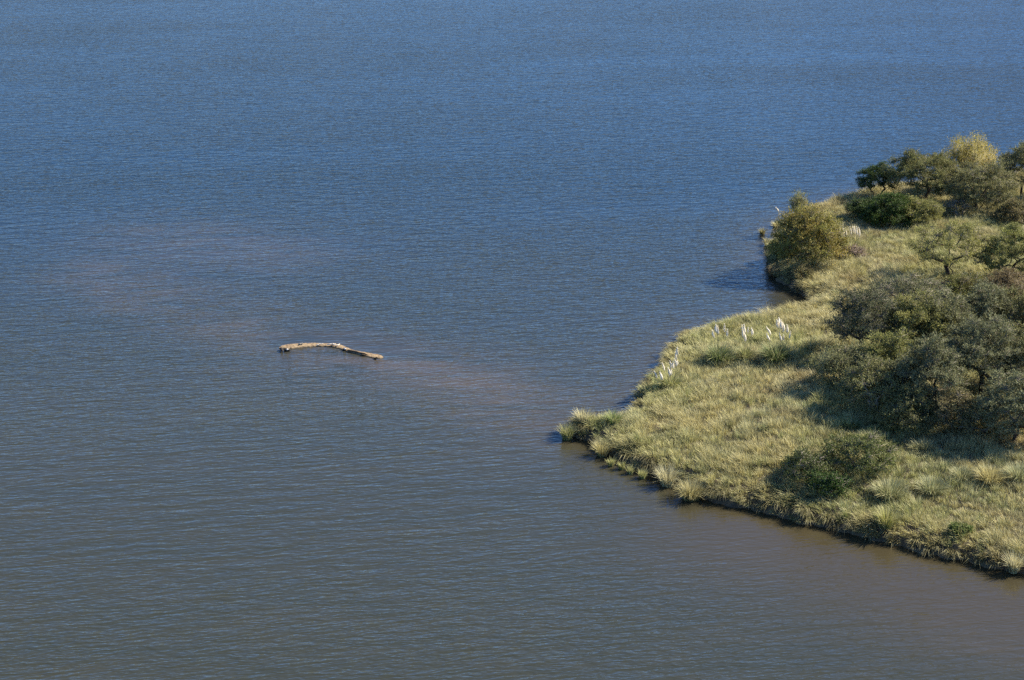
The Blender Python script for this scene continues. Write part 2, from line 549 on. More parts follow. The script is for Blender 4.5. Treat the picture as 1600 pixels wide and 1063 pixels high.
V, T, Q, C = blades(base, NB, hgt, lean, grass_palette(tx, ty) * rng.uniform(0.78, 1.25, (len(tx), 1)), spread=np.where(big, 0.13, 0.18))
# long straw hanging over the bank, its colour darkened to imitate bank shade
seg = np.vstack([POLY[:-2], POLY[-3:-2]])
ep = []
for a_, b_ in zip(POLY[:-3], POLY[1:-2]):
    n_ = int(np.hypot(*(b_ - a_)) / 0.09)
    ep.append(a_ + (b_ - a_) * rng.uniform(0, 1, (max(n_, 1), 1)))
ep = np.concatenate(ep)
ep += rng.normal(0, 0.22, ep.shape)
px, py = to_px(ep[:, 0], ep[:, 1], 0.3)
dE = sd(ep[:, 0], ep[:, 1])
ep = ep[(px < 1660) & (dE > 0.0) & (dE < 0.6)]
ex, ey = ep[:, 0], ep[:, 1]
ox, oy = sd_poly(ex - e, ey) - sd_poly(ex + e, ey), sd_poly(ex, ey - e) - sd_poly(ex, ey + e)
on = np.hypot(ox, oy) + 1e-6
lm = rng.uniform(0.7, 2.0, len(ex))
bV, bT, bQ, bC = blades(np.stack([ex, ey, ground_z(ex, ey)], 1), 30, rng.uniform(0.4, 0.85, len(ex)), np.stack([ox / on * lm, oy / on * lm], 1),
                        (STRAW * 0.6)[None] * rng.uniform(0.3, 1.2, (len(ex), 1)), spread=0.15, splay=1.1, sag=1.3)
T, Q = np.concatenate([T, bT + len(V)]), np.concatenate([Q, bQ + len(V)])
V, C = np.concatenate([V, bV]), np.concatenate([C, bC])
print('tussocks', len(tx), 'blades', len(tx) * NB)
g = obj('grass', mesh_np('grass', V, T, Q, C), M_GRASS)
tag(g, 'dense straw and lime green tussock grass covering the peninsula', 'grass', kind='stuff')

# ------------------------------------------------------------------ trees and shrubs
BARK_D, BARK_G, TWIG_G = (0.055, 0.042, 0.032), (0.17, 0.145, 0.12), (0.24, 0.21, 0.175)

def grow(r, stems, targets, fork, jit=0.10):
    """stems: base points; returns trunk paths and limb paths (lists of (pts, radii))"""
    P, par, tr = [], [], []
    paths = []
    for s in stems:
        s = np.array(s, float)
        prev = -1
        ids = []
        n = 4
        tgt = targets.mean(0)
        drift = (np.array((s[0], s[1], 0)) * 0.8 + np.array((tgt[0], tgt[1], 0)) * 0.15 + r.normal(0, 0.12, 3)) * np.array((1, 1, 0))
        for i in range(n + 1):
            q = s + np.array((0, 0, fork * i / n)) + drift * (i / n) ** 1.4 + r.normal(0, 0.035, 3) * (i > 0)
            if i == 0: q[2] -= 0.15
            P.append(q); par.append(prev); prev = len(P) - 1; ids.append(prev)
        paths.append(ids)
    nst = len(stems)
    order = np.argsort(np.linalg.norm(targets - np.array((0, 0, fork)), axis=1))
    tips = []
    for ti in order:
        t = targets[ti]
        A = np.array(P)
        dist = np.linalg.norm(A - t, axis=1)
        ok = (A[:, 2] < t[2] + 0.15) & (A[:, 2] > fork * 0.45)
        cost = dist + np.where(ok, 0, 5) + 0.25 * np.abs(A[:, 2] - fork)
        j = int(np.argmin(cost))
        s = A[j]
        L_ = np.linalg.norm(t - s)
        n = max(2, int(L_ / 0.32))
        mid = (s + t) / 2 + r.normal(0, jit, 3) * L_ + np.array((0, 0, -0.10 * L_ if r.uniform() < 0.4 else 0.12 * L_))
        prev = j
        ids = [j]
        for i in range(1, n + 1):
            u = i / n
            q = (1 - u) ** 2 * s + 2 * u * (1 - u) * mid + u * u * t + r.normal(0, 0.035, 3) * (i < n)
            P.append(q); par.append(prev); prev = len(P) - 1; ids.append(prev)
        paths.append(ids)
        tips.append(prev)
    cnt = np.zeros(len(P))
    for tip in tips:
        j = tip
        while j >= 0:
            cnt[j] += 1
            j = par[j]
    P = np.array(P)
    return P, paths, cnt, nst

def crown_targets(r, n, h, rad, cb, top_bias=0.6, lob=0.22, squash=1.0):
    """clump centres through a lumpy dome between crown base cb*h and the top"""
    out = []
    ph = r.uniform(0, 6.28, 4)
    tries = 0
    mind = rad * 0.30
    while len(out) < n and tries < n * 60:
        tries += 1
        az = r.uniform(0, 2 * math.pi)
        cz = r.uniform(-0.15, 1.0) ** 1.0
        rr = r.uniform(0.45, 1.0) ** top_bias
        lump = 1 + lob * (math.sin(2 * az + ph[0]) * 0.5 + math.sin(3 * az + ph[1]) * 0.5 + math.sin(5 * az + ph[2]) * 0.4)
        sx = math.sqrt(max(0, 1 - cz * cz))
        z0 = cb * h
        zz = z0 + (h - z0) * (cz * rr if cz > 0 else cz * 0.9) * (1 + 0.12 * math.sin(4 * az + ph[3]))
        q = np.array((math.cos(az) * sx * rr * rad * lump, math.sin(az) * sx * rr * rad * lump * squash, max(zz, 0.12 * h)))
        if all(np.linalg.norm((q - o)) > mind for o in out):
            out.append(q)
        elif tries % 25 == 0:
            mind *= 0.93
    return np.array(out)

def leaves_mesh(r, pos, dirs, size, cols, droop=0.0):
    k = len(pos)
    u = dirs * 0.5 + r.normal(0, 0.7, (k, 3)) + np.array((0, 0, 0.25 - droop))
    u /= np.linalg.norm(u, axis=1)[:, None]
    v = np.cross(u, r.normal(0, 1, (k, 3)))
    v /= np.linalg.norm(v, axis=1)[:, None] + 1e-9
    ln = (size * r.uniform(0.7, 1.35, k))[:, None]
    V = np.empty((k, 3, 3))
    V[:, 0], V[:, 1], V[:, 2] = pos - v * ln * 0.32, pos + v * ln * 0.32, pos + u * ln
    T = np.arange(k * 3).reshape(-1, 3)
    return V.reshape(-1, 3), T, np.repeat(cols, 3, 0)

def build_tree(name, label, cat, group, base, seed, h, rad, leaf, leaf2, stems=1, cb=0.45, clumps=42, lpc=360, size=0.07,
               fork=0.28, clump_r=0.50, flat=0.62, bark=BARK_D, twig=TWIG_G, ntwig=20, upright=0.0, rtip=0.011, lob=0.13, squash=1.0, parts=True):
    r = np.random.default_rng(seed)
    root = thing(name, label, cat, base, group)
    clumps = int(clumps * 1.25); lpc = int(lpc * 1.45)
    sb = [np.zeros(3)] if stems == 1 else [np.array((math.cos(a) * 0.16, math.sin(a) * 0.16, 0)) for a in
                                          r.uniform(0, 6.28) + np.arange(stems) * 6.28 / stems]
    tg = crown_targets(r, clumps, h, rad, cb, lob=lob, squash=squash)
    P, paths, cnt, nst = grow(r, sb, tg, fork * h)
    rr = rtip * np.maximum(cnt, 0.6) ** 0.52
    for ids in paths[:nst]:
        mb = MB()
        R_ = rr[ids].copy(); R_[0] *= 1.35
        R_ = np.maximum(R_, rtip * 2)
        tube(mb, P[ids], R_, 7, bark)
        mb.build('trunk', M_BARK, root, smooth=True)
    mb = MB()
    for ids in paths[nst:]:
        R_ = rr[ids].copy()
        R_[0] = min(R_[0], R_[1] * 1.2)
        t = np.linspace(0, 1, len(ids))[:, None]
        f = np.clip(R_ / 0.05, 0, 1)[:, None]
        tube_col = np.repeat(np.array(bark)[None] * f + np.array(twig)[None] * (1 - f), 5, 0)
        tube(mb, P[ids], R_, 5, tube_col)
    # twigs of every clump
    n = len(tg)
    K = n * ntwig
    ci = np.repeat(np.arange(n), ntwig)
    cr = clump_r * r.uniform(0.75, 1.25, n)
    out = tg / (np.linalg.norm(tg - np.array((0, 0, cb * h * 0.6)), axis=1)[:, None] + 1e-6)
    d = r.normal(0, 1, (K, 3)) + out[ci] * 0.5 + np.array((0, 0, upright))
    d /= np.linalg.norm(d, axis=1)[:, None]
    d *= np.array((1, 1, flat + upright * 0.6))
    ln = cr[ci] * r.uniform(0.65, 1.15, K)
    S = tg[ci]
    E = S + d * ln[:, None]
    w = 0.012
    side = np.cross(d, r.normal(0, 1, (K, 3))); side /= np.linalg.norm(side, axis=1)[:, None] + 1e-9
    up = np.cross(d, side); up /= np.linalg.norm(up, axis=1)[:, None] + 1e-9
    TV = np.empty((K, 4, 3))
    TV[:, 0], TV[:, 1], TV[:, 2], TV[:, 3] = S + side * w, S - side * w * 0.5 + up * w * 0.87, S - side * w * 0.5 - up * w * 0.87, E
    o = np.arange(K)[:, None, None] * 4
    TT = (o + np.array([[[0, 1, 3], [1, 2, 3], [2, 0, 3]]])).reshape(-1, 3)
    mb.add(TV.reshape(-1, 3), TT, None, np.array(twig))
    mb.build('branches', M_BARK, root)
    if lpc > 0:
        lp = (lpc * (cr / clump_r) ** 2 * r.uniform(0.55, 1.3, n)).astype(int)
        li = np.repeat(np.arange(n), lp)
        k = len(li)
        tw = li * ntwig + r.integers(0, ntwig, k)
        t = r.uniform(0.2, 1.06, k)[:, None]
        pos = S[tw] + (E[tw] - S[tw]) * t + r.normal(0, 0.06, (k, 3)) * np.array((1, 1, 0.8))
        mix = np.clip(r.uniform(0, 1, n)[li] * 0.6 + r.uniform(0, 1, k) * 0.5 - 0.05, 0, 1)[:, None]
        c = (np.array(leaf) * (1 - mix) + np.array(leaf2) * mix) * r.uniform(0.7, 1.3, (k, 1)) * r.uniform(0.85, 1.15, n)[li][:, None]
        V, T, C = leaves_mesh(r, pos, d[tw], size, c)
        obj('crown', mesh_np('crown', V, T, None, C), M_LEAF, root)
    return root

OLIVE, OLIVE2 = (0.155, 0.155, 0.052), (0.240, 0.228, 0.082)
GREY, GREY2 = (0.128, 0.133, 0.060), (0.220, 0.220, 0.112)
DARK, DARK2 = (0.048, 0.080, 0.020), (0.085, 0.125, 0.028)
YEL, YEL2 = (0.22, 0.205, 0.065), (0.46, 0.37, 0.08)
YGR, YGR2 = (0.195, 0.205, 0.050), (0.29, 0.275, 0.08)
BRN, BRN2 = (0.15, 0.118, 0.060), (0.22, 0.165, 0.075)

def plant(pxy, seed, h, rad, leaf, leaf2, label, name='espinillo_tree', cat='tree', group=None, **kw):
    b = ground_at(*pxy)
    return build_tree(name, label, cat, group, b, seed, h, rad, leaf, leaf2, **kw)

FAR, THK, SHR = 'trees on the far rise', 'trees of the thicket', 'shrubs in the grass'
# far rise
plant((1370, 309), 1, 2.15, 1.15, DARK, (0.07, 0.09, 0.03), 'small dark green tree at the left end of the far row of trees', 'thorn_tree', group=FAR, clumps=28, stems=2, lpc=330, clump_r=0.5)
plant((1444, 314), 2, 2.95, 2.2, OLIVE, OLIVE2, 'broad olive umbrella tree just right of the small dark tree in the far row', 'thorn_tree', group=FAR, clumps=60, stems=2, cb=0.45, fork=0.26, clump_r=0.62, lpc=400)
plant((1514, 298), 3, 2.45, 1.6, YEL, YEL2, 'tall feathery yellow tree rising behind the far row of trees', 'willow_tree', group=FAR, clumps=34, stems=3, upright=1.8, clump_r=0.8, flat=0.8, cb=0.4, fork=0.2, size=0.08, lpc=220, ntwig=20, twig=(0.42, 0.37, 0.22), lob=0.3)
plant((1528, 329), 4, 2.85, 2.1, (0.145, 0.142, 0.058), (0.24, 0.225, 0.09), 'grey olive spreading tree with dark trunk in front of the feathery yellow tree', 'thorn_tree', group=FAR, clumps=56, stems=3, cb=0.44, fork=0.26, lpc=340, clump_r=0.62)
plant((1598, 308), 5, 3.35, 1.75, GREY, OLIVE2, 'olive grey tree cut by the right edge at the end of the far row', 'thorn_tree', group=FAR, clumps=50, stems=2, lpc=360, clump_r=0.6)
# shrubs on the far rise
plant((1388, 350), 6, 1.65, 1.5, DARK, DARK2, 'dense dark green shrub in front of the small dark tree', 'shrub', 'shrub', SHR, clumps=44, lpc=420, cb=0.3, fork=0.12, stems=3)
plant((1346, 342), 7, 1.1, 0.9, DARK, (0.06, 0.075, 0.03), 'low dark shrub at the left foot of the dense dark green shrub', 'shrub', 'shrub', SHR, clumps=20, lpc=330, cb=0.25, fork=0.1, stems=3)
plant((1436, 350), 8, 1.5, 1.2, OLIVE, YGR2, 'olive shrub at the right side of the dense dark green shrub', 'shrub', 'shrub', SHR, clumps=32, lpc=330, cb=0.3, fork=0.12, stems=3)
plant((1492, 338), 9, 1.1, 0.8, GREY, GREY2, 'bare grey twiggy shrub at the foot of the spreading far tree', 'shrub', 'shrub', SHR, clumps=20, lpc=60, cb=0.3, fork=0.12, stems=3, bark=BARK_G, twig=(0.28, 0.25, 0.22))
plant((1590, 348), 10, 1.2, 1.2, OLIVE, BRN2, 'dark brownish shrub at the right edge under the far row', 'shrub', 'shrub', SHR, clumps=28, lpc=300, cb=0.3, fork=0.12, stems=3)
# point of the bay
plant((1262, 412), 11, 2.95, 1.75, YGR, (0.36, 0.27, 0.07), 'round yellow green tree with twin trunks at the bay mouth', 'willow_tree', 'tree', clumps=60, stems=2, cb=0.36, lpc=290, size=0.085, fork=0.2, lob=0.12, clump_r=0.75, flat=0.85)
plant((1226, 398), 12, 0.85, 0.7, GREY, YGR2, 'low grey green bush on the shore left of the round yellow green tree', 'shrub', 'shrub', SHR, clumps=26, lpc=330, cb=0.3, fork=0.1, stems=3)
plant((1245, 352), 13, 1.35, 0.5, OLIVE, YGR2, 'spiky sapling standing behind the round yellow green tree', 'sapling', 'sapling', clumps=14, lpc=150, cb=0.35, fork=0.15, upright=2.0, clump_r=0.45, stems=2)
plant((1332, 402), 14, 0.6, 0.7, BRN, BRN2, 'leafless purple grey brush right of the round yellow green tree', 'shrub', 'shrub', SHR, clumps=24, lpc=25, cb=0.3, fork=0.1, stems=3, bark=BARK_G, twig=(0.20, 0.155, 0.135), ntwig=24)
plant((1252, 448), 15, 0.5, 0.5, BRN, OLIVE2, 'low brown shrub hanging over the inner bay bank', 'shrub', 'shrub', SHR, clumps=18, lpc=200, cb=0.25, fork=0.1, stems=3)
# middle
plant((1484, 433), 16, 3.05, 2.1, OLIVE, YGR2, 'open thin tree with crooked dark limbs showing, alone in the middle grass', 'thorn_tree', 'tree', clumps=40, stems=2, cb=0.48, lpc=200, fork=0.2, rtip=0.016)
plant((1586, 440), 17, 2.9, 1.75, YGR, OLIVE2, 'dark tree with yellow green top cut by the right edge beside the open thin tree', 'thorn_tree', 'tree', clumps=48, stems=2, cb=0.45, lpc=380)
# thicket, back to front
plant((1520, 480), 18, 1.7, 1.6, BRN, YGR, 'brown and yellow low tree at the back of the thicket', 'thorn_tree', 'tree', THK, clumps=40, lpc=300, cb=0.35, stems=3, fork=0.15, clump_r=0.60)
plant((1572, 484), 19, 1.8, 1.5, BRN, BRN2, 'rusty brown low tree at the back right of the thicket', 'thorn_tree', 'tree', THK, clumps=38, lpc=260, cb=0.35, stems=3, fork=0.15, clump_r=0.60)
plant((1418, 506), 20, 2.6, 1.8, GREY, GREY2, 'grey half bare tree at the back left of the thicket', 'thorn_tree', 'tree', THK, clumps=46, lpc=150, cb=0.42, stems=2, ntwig=24, clump_r=0.60)
plant((1346, 556), 21, 3.3, 1.75, GREY, (0.10, 0.105, 0.06), 'dark grey tree with tangled bare limbs at the left end of the thicket', 'thorn_tree', 'tree', THK, clumps=46, lpc=250, cb=0.45, stems=2, ntwig=20, rtip=0.014, bark=(0.07, 0.06, 0.05), clump_r=0.60)
plant((1432, 560), 22, 3.2, 1.5, OLIVE, YGR2, 'rounded olive green tree behind the yellowest crown of the thicket', 'thorn_tree', 'tree', THK, clumps=44, lpc=380, clump_r=0.60, cb=0.36)
plant((1476, 560), 23, 3.0, 1.45, OLIVE, GREY2, 'olive grey tree in the upper middle of the thicket', 'thorn_tree', 'tree', THK, clumps=42, lpc=340, clump_r=0.60, cb=0.36)
plant((1538, 545), 24, 3.1, 1.7, GREY, GREY2, 'wide grey green crown in the upper right of the thicket', 'thorn_tree', 'tree', THK, clumps=52, lpc=330, clump_r=0.60, cb=0.36)
plant((1602, 540), 25, 3.1, 1.7, GREY, OLIVE2, 'grey green tree cut by the right edge in the upper thicket', 'thorn_tree', 'tree', THK, clumps=48, lpc=330, clump_r=0.60, cb=0.36)
plant((1398, 612), 26, 2.6, 1.4, (0.17, 0.178, 0.052), (0.26, 0.25, 0.08), 'yellowest rounded crown at the front left of the thicket', 'thorn_tree', 'tree', THK, clumps=40, lpc=400, clump_r=0.60, cb=0.36)
plant((1322, 606), 27, 2.0, 1.35, OLIVE, GREY2, 'low olive bush spreading into the grass at the left foot of the thicket', 'shrub', 'shrub', THK, clumps=34, lpc=330, cb=0.35, stems=3, fork=0.12, clump_r=0.60)
plant((1366, 642), 28, 2.3, 1.4, GREY, OLIVE2, 'grey olive tree with pale bare limbs at the front of the thicket', 'thorn_tree', 'tree', THK, clumps=38, lpc=260, stems=3, bark=(0.34, 0.29, 0.23), cb=0.42, clump_r=0.60)
plant((1448, 650), 29, 3.5, 1.6, GREY, GREY2, 'tall grey green tree in the front centre of the thicket', 'thorn_tree', 'tree', THK, clumps=50, lpc=330, cb=0.4, stems=2, clump_r=0.60)
plant((1536, 622), 30, 3.6, 1.75, GREY, GREY2, 'tall grey green tree with its dark straight trunk showing in the thicket', 'thorn_tree', 'tree', THK, clumps=54, lpc=330, cb=0.40, fork=0.34, rtip=0.012, clump_r=0.60)
plant((1494, 674), 31, 1.8, 1.05, GREY, BRN2, 'small brownish tree low at the thicket front', 'thorn_tree', 'tree', THK, clumps=28, lpc=280, cb=0.4, stems=2, clump_r=0.60)
plant((1588, 690), 32, 3.0, 1.7, GREY, GREY2, 'large grey green tree at the right edge in the thicket front', 'thorn_tree', 'tree', THK, clumps=50, lpc=330, cb=0.42, stems=2, clump_r=0.60)
plant((1600, 620), 33, 3.3, 1.6, GREY, OLIVE2, 'grey green tree cut by the right edge in the middle of the thicket', 'thorn_tree', 'tree', THK, clumps=46, lpc=330, stems=2, clump_r=0.60, cb=0.36)
plant((1418, 668), 62, 1.7, 1.15, GREY, OLIVE2, 'low grey olive bush filling the thicket front below the tall front tree', 'shrub', 'shrub', THK, clumps=30, lpc=300, cb=0.3, stems=3, fork=0.12, clump_r=0.55)
plant((1352, 612), 63, 1.9, 1.1, OLIVE, GREY2, 'olive bush between the low left bush and the yellowest crown', 'shrub', 'shrub', THK, clumps=28, lpc=300, cb=0.3, stems=3, fork=0.12, clump_r=0.55)
plant((1540, 682), 64, 1.5, 1.1, BRN, OLIVE2, 'brownish bush low between the two front right trees of the thicket', 'shrub', 'shrub', THK, clumps=26, lpc=240, cb=0.3, stems=3, fork=0.12, clump_r=0.55)
for i, (p, h_) in enumerate((((1690, 640), 3.4), ((1690, 540), 3.2))):
    plant(p, 60 + i, h_, 1.8, GREY, GREY2, ('grey green tree beyond the right edge beside the front thicket', 'grey green tree beyond the right edge beside the upper thicket')[i],
          'thorn_tree', 'tree', THK, clumps=46, lpc=330, stems=2)
# shrubs in the near grass
plant((1262, 748), 34, 1.1, 1.0, (0.085,0.105,0.034), (0.15,0.165,0.055), 'dark green shrub with a bare grey limb near the lower bank', 'shrub', 'shrub', SHR, clumps=26, lpc=160, cb=0.4, clump_r=0.42, stems=3, fork=0.12, bark=(0.3,0.27,0.24))
plant((1342, 736), 35, 1.45, 1.35, (0.10, 0.125, 0.038), (0.175, 0.19, 0.06), 'olive green shrub right of the dark shrub near the lower bank', 'shrub', 'shrub', SHR, clumps=30, lpc=210, cb=0.4, stems=3, fork=0.12)
plant((1292, 772), 36, 0.8, 0.55, (0.045, 0.085, 0.02), (0.08, 0.12, 0.03), 'small bright green shrub between the two shrubs near the lower bank', 'shrub', 'shrub', SHR, clumps=16, lpc=240, cb=0.3, stems=3, fork=0.12)
plant((1500, 836), 37, 0.42, 0.34, (0.10, 0.14, 0.035), (0.17, 0.19, 0.06), 'tiny green shrub in the straw grass at lower right', 'shrub', 'shrub', SHR, clumps=14, lpc=200, cb=0.3, stems=2, fork=0.12, clump_r=0.2)

# ------------------------------------------------------------------ tussocks standing apart
def tussock(pxy, wpx, hpx, pal, label, cat='grass tussock', name='grass_tussock', group='tussocks along the water', n=260, seed=0, splay=0.7, zoff=None, lean=(0, 0)):
    p = ground_at(*pxy) if zoff is None else at(pxy[0], pxy[1], zoff)
    s = F / math.hypot(p[1], CAM_H)
    r = np.random.default_rng(1000 + seed)
    w, h = wpx / s, hpx / s / 0.92
    V, T, Q, C = blades(np.zeros((1, 3)), n, np.array([h * 1.02]), np.array([lean]), np.array([pal]), width=0.024, spread=w * 0.28, splay=splay, r=r)
    o = obj(name, mesh_np(name, V, T, Q, C), M_GRASS, loc=p)
    return tag(o, label, cat, group)

W_ = 'tussocks along the water'
LG = LIME * 1.0
tussock((886, 687), 22, 25, LG, 'lone green tussock in the water off the tip of the point', seed=1, zoff=-0.02, n=420, splay=0.45)
tussock((912, 678), 38, 22, PALE * 0.8, 'tall straw tussock crowning the very tip of the point', seed=2, n=420)
tussock((941, 712), 26, 28, STRAW, 'straw tussock at the waterline below the tip of the point', seed=3, zoff=0.0, n=300)
tussock((955, 729), 12, 16, LG, 'leftmost of the four little tufts in the water below the point', seed=4, zoff=-0.02, n=160, splay=0.4)
tussock((971, 734), 12, 15, LG, 'second from left of the four little tufts in the water', seed=5, zoff=-0.02, n=160, splay=0.4)
tussock((985, 741), 12, 15, LG, 'third from left of the four little tufts in the water', seed=6, zoff=-0.02, n=160, splay=0.4)
tussock((1004, 748), 14, 17, LG * 1.1, 'rightmost of the four little tufts in the water below the point', seed=7, zoff=-0.02, n=180, splay=0.4)
tussock((1043, 757), 36, 30, PALE * 0.9, 'wide pale tussock on the lower bank right of the four little tufts', seed=8, n=420, zoff=0.05)
tussock((1079, 778), 46, 32, STRAW * 0.8, 'wide drooping dark straw tussock leaning over the lower bank', seed=9, n=520, zoff=0.05, splay=1.0)
tussock((1583, 893), 22, 32, PALE, 'pale straw tussock hanging over the bank at the right edge', seed=10, n=320, zoff=0.1, splay=0.6)
tussock((958, 664), 24, 24, GREEN * 1.6, 'green bushy tussock behind the tip of the point', seed=11, n=420)
tussock((1191, 366), 10, 12, STRAW * 0.7, 'small brown tuft in the water farthest left of the bay point', seed=12, zoff=-0.02, n=160, splay=0.9)
tussock((1199, 384), 11, 15, STRAW * 0.8, 'small straw tuft in the water below the small brown tuft', seed=13, zoff=-0.02, n=180, splay=0.5)
tussock((1203, 407), 14, 18, STRAW * 0.8, 'straw tuft on the shore left of the low grey green bush', seed=14, zoff=0.0, n=220, splay=0.5)
tussock((1208, 431), 19, 18, BROWN, 'brown tuft on the shore below the low grey green bush', seed=15, zoff=0.0, n=260, splay=0.6)
I_ = 'large tussocks inland'
DG = GREEN * 1.25
tussock((1124, 566), 42, 30, DG, 'dark green tussock under the left plumes', group=I_, seed=20, n=700, splay=1.0)
tussock((1160, 560), 22, 18, DG, 'dark green tussock beside the widest dark tussock on its right', group=I_, seed=21, n=500, splay=1.0)
tussock((1212, 566), 46, 34, DG, 'dark green round tussock under the tallest plumes', group=I_, seed=22, n=700, splay=1.0)
tussock((1390, 776), 66, 28, BLUE, 'large blue green tussock below the olive green shrub', group=I_, seed=23, n=800, splay=1.0)
tussock((1455, 770), 58, 26, BLUE * 0.95, 'large blue green tussock right of the one below the olive shrub', group=I_, seed=24, n=760, splay=1.0)
tussock((1442, 706), 46, 22, BLUE * 0.9, 'blue green rosette tussock before the thicket shade', group=I_, seed=25, n=560, splay=1.1)
tussock((1503, 752), 40, 26, BLUE * 0.9, 'blue green tussock at the lower edge of the thicket shade', group=I_, seed=26, n=520, splay=0.9)
tussock((1547, 754), 52, 30, STRAW * 1.05, 'straw and green tussock below the thicket shade near the right edge', group=I_, seed=27, n=640, splay=0.95)
tussock((1590, 752), 44, 30, BLUE, 'blue green tussock at the right edge below the thicket shade', group=I_, seed=28, n=560, splay=0.95)
tussock((1385, 822), 40, 30, np.array((0.29, 0.29, 0.075)), 'yellow green tussock on top of the lower bank', group=I_, seed=29, n=480, splay=0.8)
tussock((1262, 644), 60, 16, DG, 'dark clump standing in for shadow in the open grass left of the thicket', group=I_, seed=30, n=600, splay=1.1)  # dark clump takes the place of the thicket's cast shadow
tussock((1325, 668), 50, 18, DG, 'dark clump standing in for shadow in front of the grey olive tree with pale limbs', group=I_, seed=31, n=560, splay=1.1)  # dark blades laid where the thicket throws its shadow

# ------------------------------------------------------------------ plumed grass
PL = np.array((0.88, 0.82, 0.68))
def plumes(base_px, groups, label, seed, stalk_from=0.25, leaf=True, pal=GREEN * 1.15, hp=26, prad=0.058):
    b = ground_at(*base_px)
    r = np.random.default_rng(2000 + seed)
    root = thing('pampas_grass', label, 'pampas grass', b, 'white plumed grasses')
    s = F / math.hypot(b[1], CAM_H)
    V, T, Q, C = blades(np.zeros((1, 3)), 420, np.array([hp / s]), np.zeros((1, 2)), np.array([pal]), width=0.024, spread=0.28, splay=1.0, r=r)
    obj('leaf_tuft', mesh_np('leaf_tuft', V, T, Q, C), M_GRASS, root)
    for (x0, y0, x1, y1) in groups:
        dy = r.uniform(-0.25, 0.25)
        top, bot = at_depth(x0, y0, b[1] + dy) - b, at_depth(x1, y1, b[1] + dy) - b
        mb = MB()
        ax = top - bot
        n = 7
        bow = r.uniform(-0.05, 0.05, 3) * np.array((1, 1, 0))
        pts = [bot + ax * i / (n - 1) + bow * math.sin(math.pi * i / (n - 1)) for i in range(n)]
        prof = np.array([0.25, 0.75, 1.0, 1.0, 0.85, 0.55, 0.12]) * r.uniform(0.7, 1.15) * prad * min(1.0, np.linalg.norm(ax) / 0.45)
        tube(mb, pts, prof, 7, PL)
        # feathery strands standing off the plume
        k = 150
        t = r.uniform(0.02, 0.95, k)
        u, v = frame_of(ax)
        a = r.uniform(0, 6.28, k)
        rad = np.interp(t, np.linspace(0, 1, n), prof) * 0.9
        o_ = np.cos(a)[:, None] * u + np.sin(a)[:, None] * v
        p0 = bot + ax * t[:, None] + o_ * rad[:, None] * 0.6
        dn = ax / np.linalg.norm(ax)
        p1 = p0 + dn * 0.10 + o_ * 0.02 * r.uniform(0.3, 1.2, k)[:, None]
        w = np.cross(o_, dn) * 0.012
        VV = np.stack([p0 - w, p0 + w, p1], 1).reshape(-1, 3)
        mb.add(VV, np.arange(k * 3).reshape(-1, 3), None, PL * r.uniform(0.85, 1.1, (k, 1)).repeat(3, 0))
        pl = mb.build('plume', M_PLUME, root)
        st = MB()
        foot = np.array((bot[0] * 0.4, bot[1] * 0.4, 0.0))
        mid = (foot + bot) / 2 + np.array((bot[0] * 0.1, 0, 0.05))
        tube(st, [foot, mid, bot + ax * 0.1], [0.011, 0.010, 0.008], 5, (0.33, 0.30, 0.14))
        st.build('stalk', M_GRASS, pl)
    return root

def z2(L, ox=1000, oy=440, s=4.43):
    return [(ox + a / s, oy + b / s, ox + c / s, oy + d / s) for a, b, c, d in L]

plumes((1047, 606), z2([(258, 460, 262, 512), (247, 490, 254, 545), (240, 540, 250, 590), (252, 535, 260, 580), (230, 555, 236, 605), (208, 555, 214, 600),
                        (195, 600, 204, 655), (212, 600, 216, 650), (155, 565, 170, 620), (100, 625, 118, 670), (137, 625, 155, 690)]),
       'white plumed grass on the shore edge, farthest left of all plumes', 1, pal=LIME)
plumes((1125, 560), z2([(502, 340, 517, 392), (525, 300, 535, 360), (537, 310, 545, 367), (585, 297, 588, 355), (605, 335, 606, 385)]),
       'five white plumes over the widest dark green tussock', 2)
plumes((1164, 562), z2([(706, 303, 712, 390), (720, 300, 730, 360), (718, 350, 728, 420), (748, 325, 752, 360), (772, 325, 774, 375)]),
       'close bunch of white plumes in the middle of the row', 3, pal=LIME * 0.9)
plumes((1202, 562), z2([(878, 320, 905, 372), (877, 365, 900, 408)]), 'two slanting white plumes left of the tallest plumes', 4)
plumes((1220, 562), z2([(948, 265, 955, 320), (962, 250, 970, 325), (975, 268, 978, 330), (988, 285, 990, 350), (1018, 300, 1020, 360), (965, 360, 978, 412),
                        (995, 375, 996, 410), (1042, 350, 1033, 395)]), 'tallest white plumes at the right end of the row', 5)
plumes((1331, 396), z2([(592, 590, 602, 640), (606, 592, 608, 635), (632, 585, 636, 632), (645, 583, 650, 620), (655, 583, 660, 625), (668, 585, 672, 630),
                        (680, 588, 682, 640)], 1150, 190, 3.542), 'row of white plumes right of the round yellow green tree', 6, pal=LIME, prad=0.042)
plumes((1216, 356), [(1212.5, 324.5, 1216.5, 331)], 'single white plume on the shore behind the round yellow green tree', 7, pal=STRAW, hp=14)

# ------------------------------------------------------------------ sandbar with driftwood out in the lake
sp = [at(px, py, 0.0) for px, py in [(437, 545), (443, 543.5), (455, 542), (472, 540.5), (490, 539.5), (508, 539.5), (522, 540.5), (534, 543.5), (545, 548),
                                     (558, 551.5), (572, 554.5), (586, 557.5), (595, 558.5), (599, 558.5)]]
hw = [0.10, 0.36, 0.42, 0.36, 0.30, 0.27, 0.30, 0.27, 0.22, 0.25, 0.30, 0.33, 0.26, 0.06]
hh = [0.05, 0.17, 0.17, 0.13, 0.11, 0.11, 0.12, 0.12, 0.11, 0.12, 0.12, 0.11, 0.09, 0.01]
r = np.random.default_rng(5)
org = sp[6].copy()
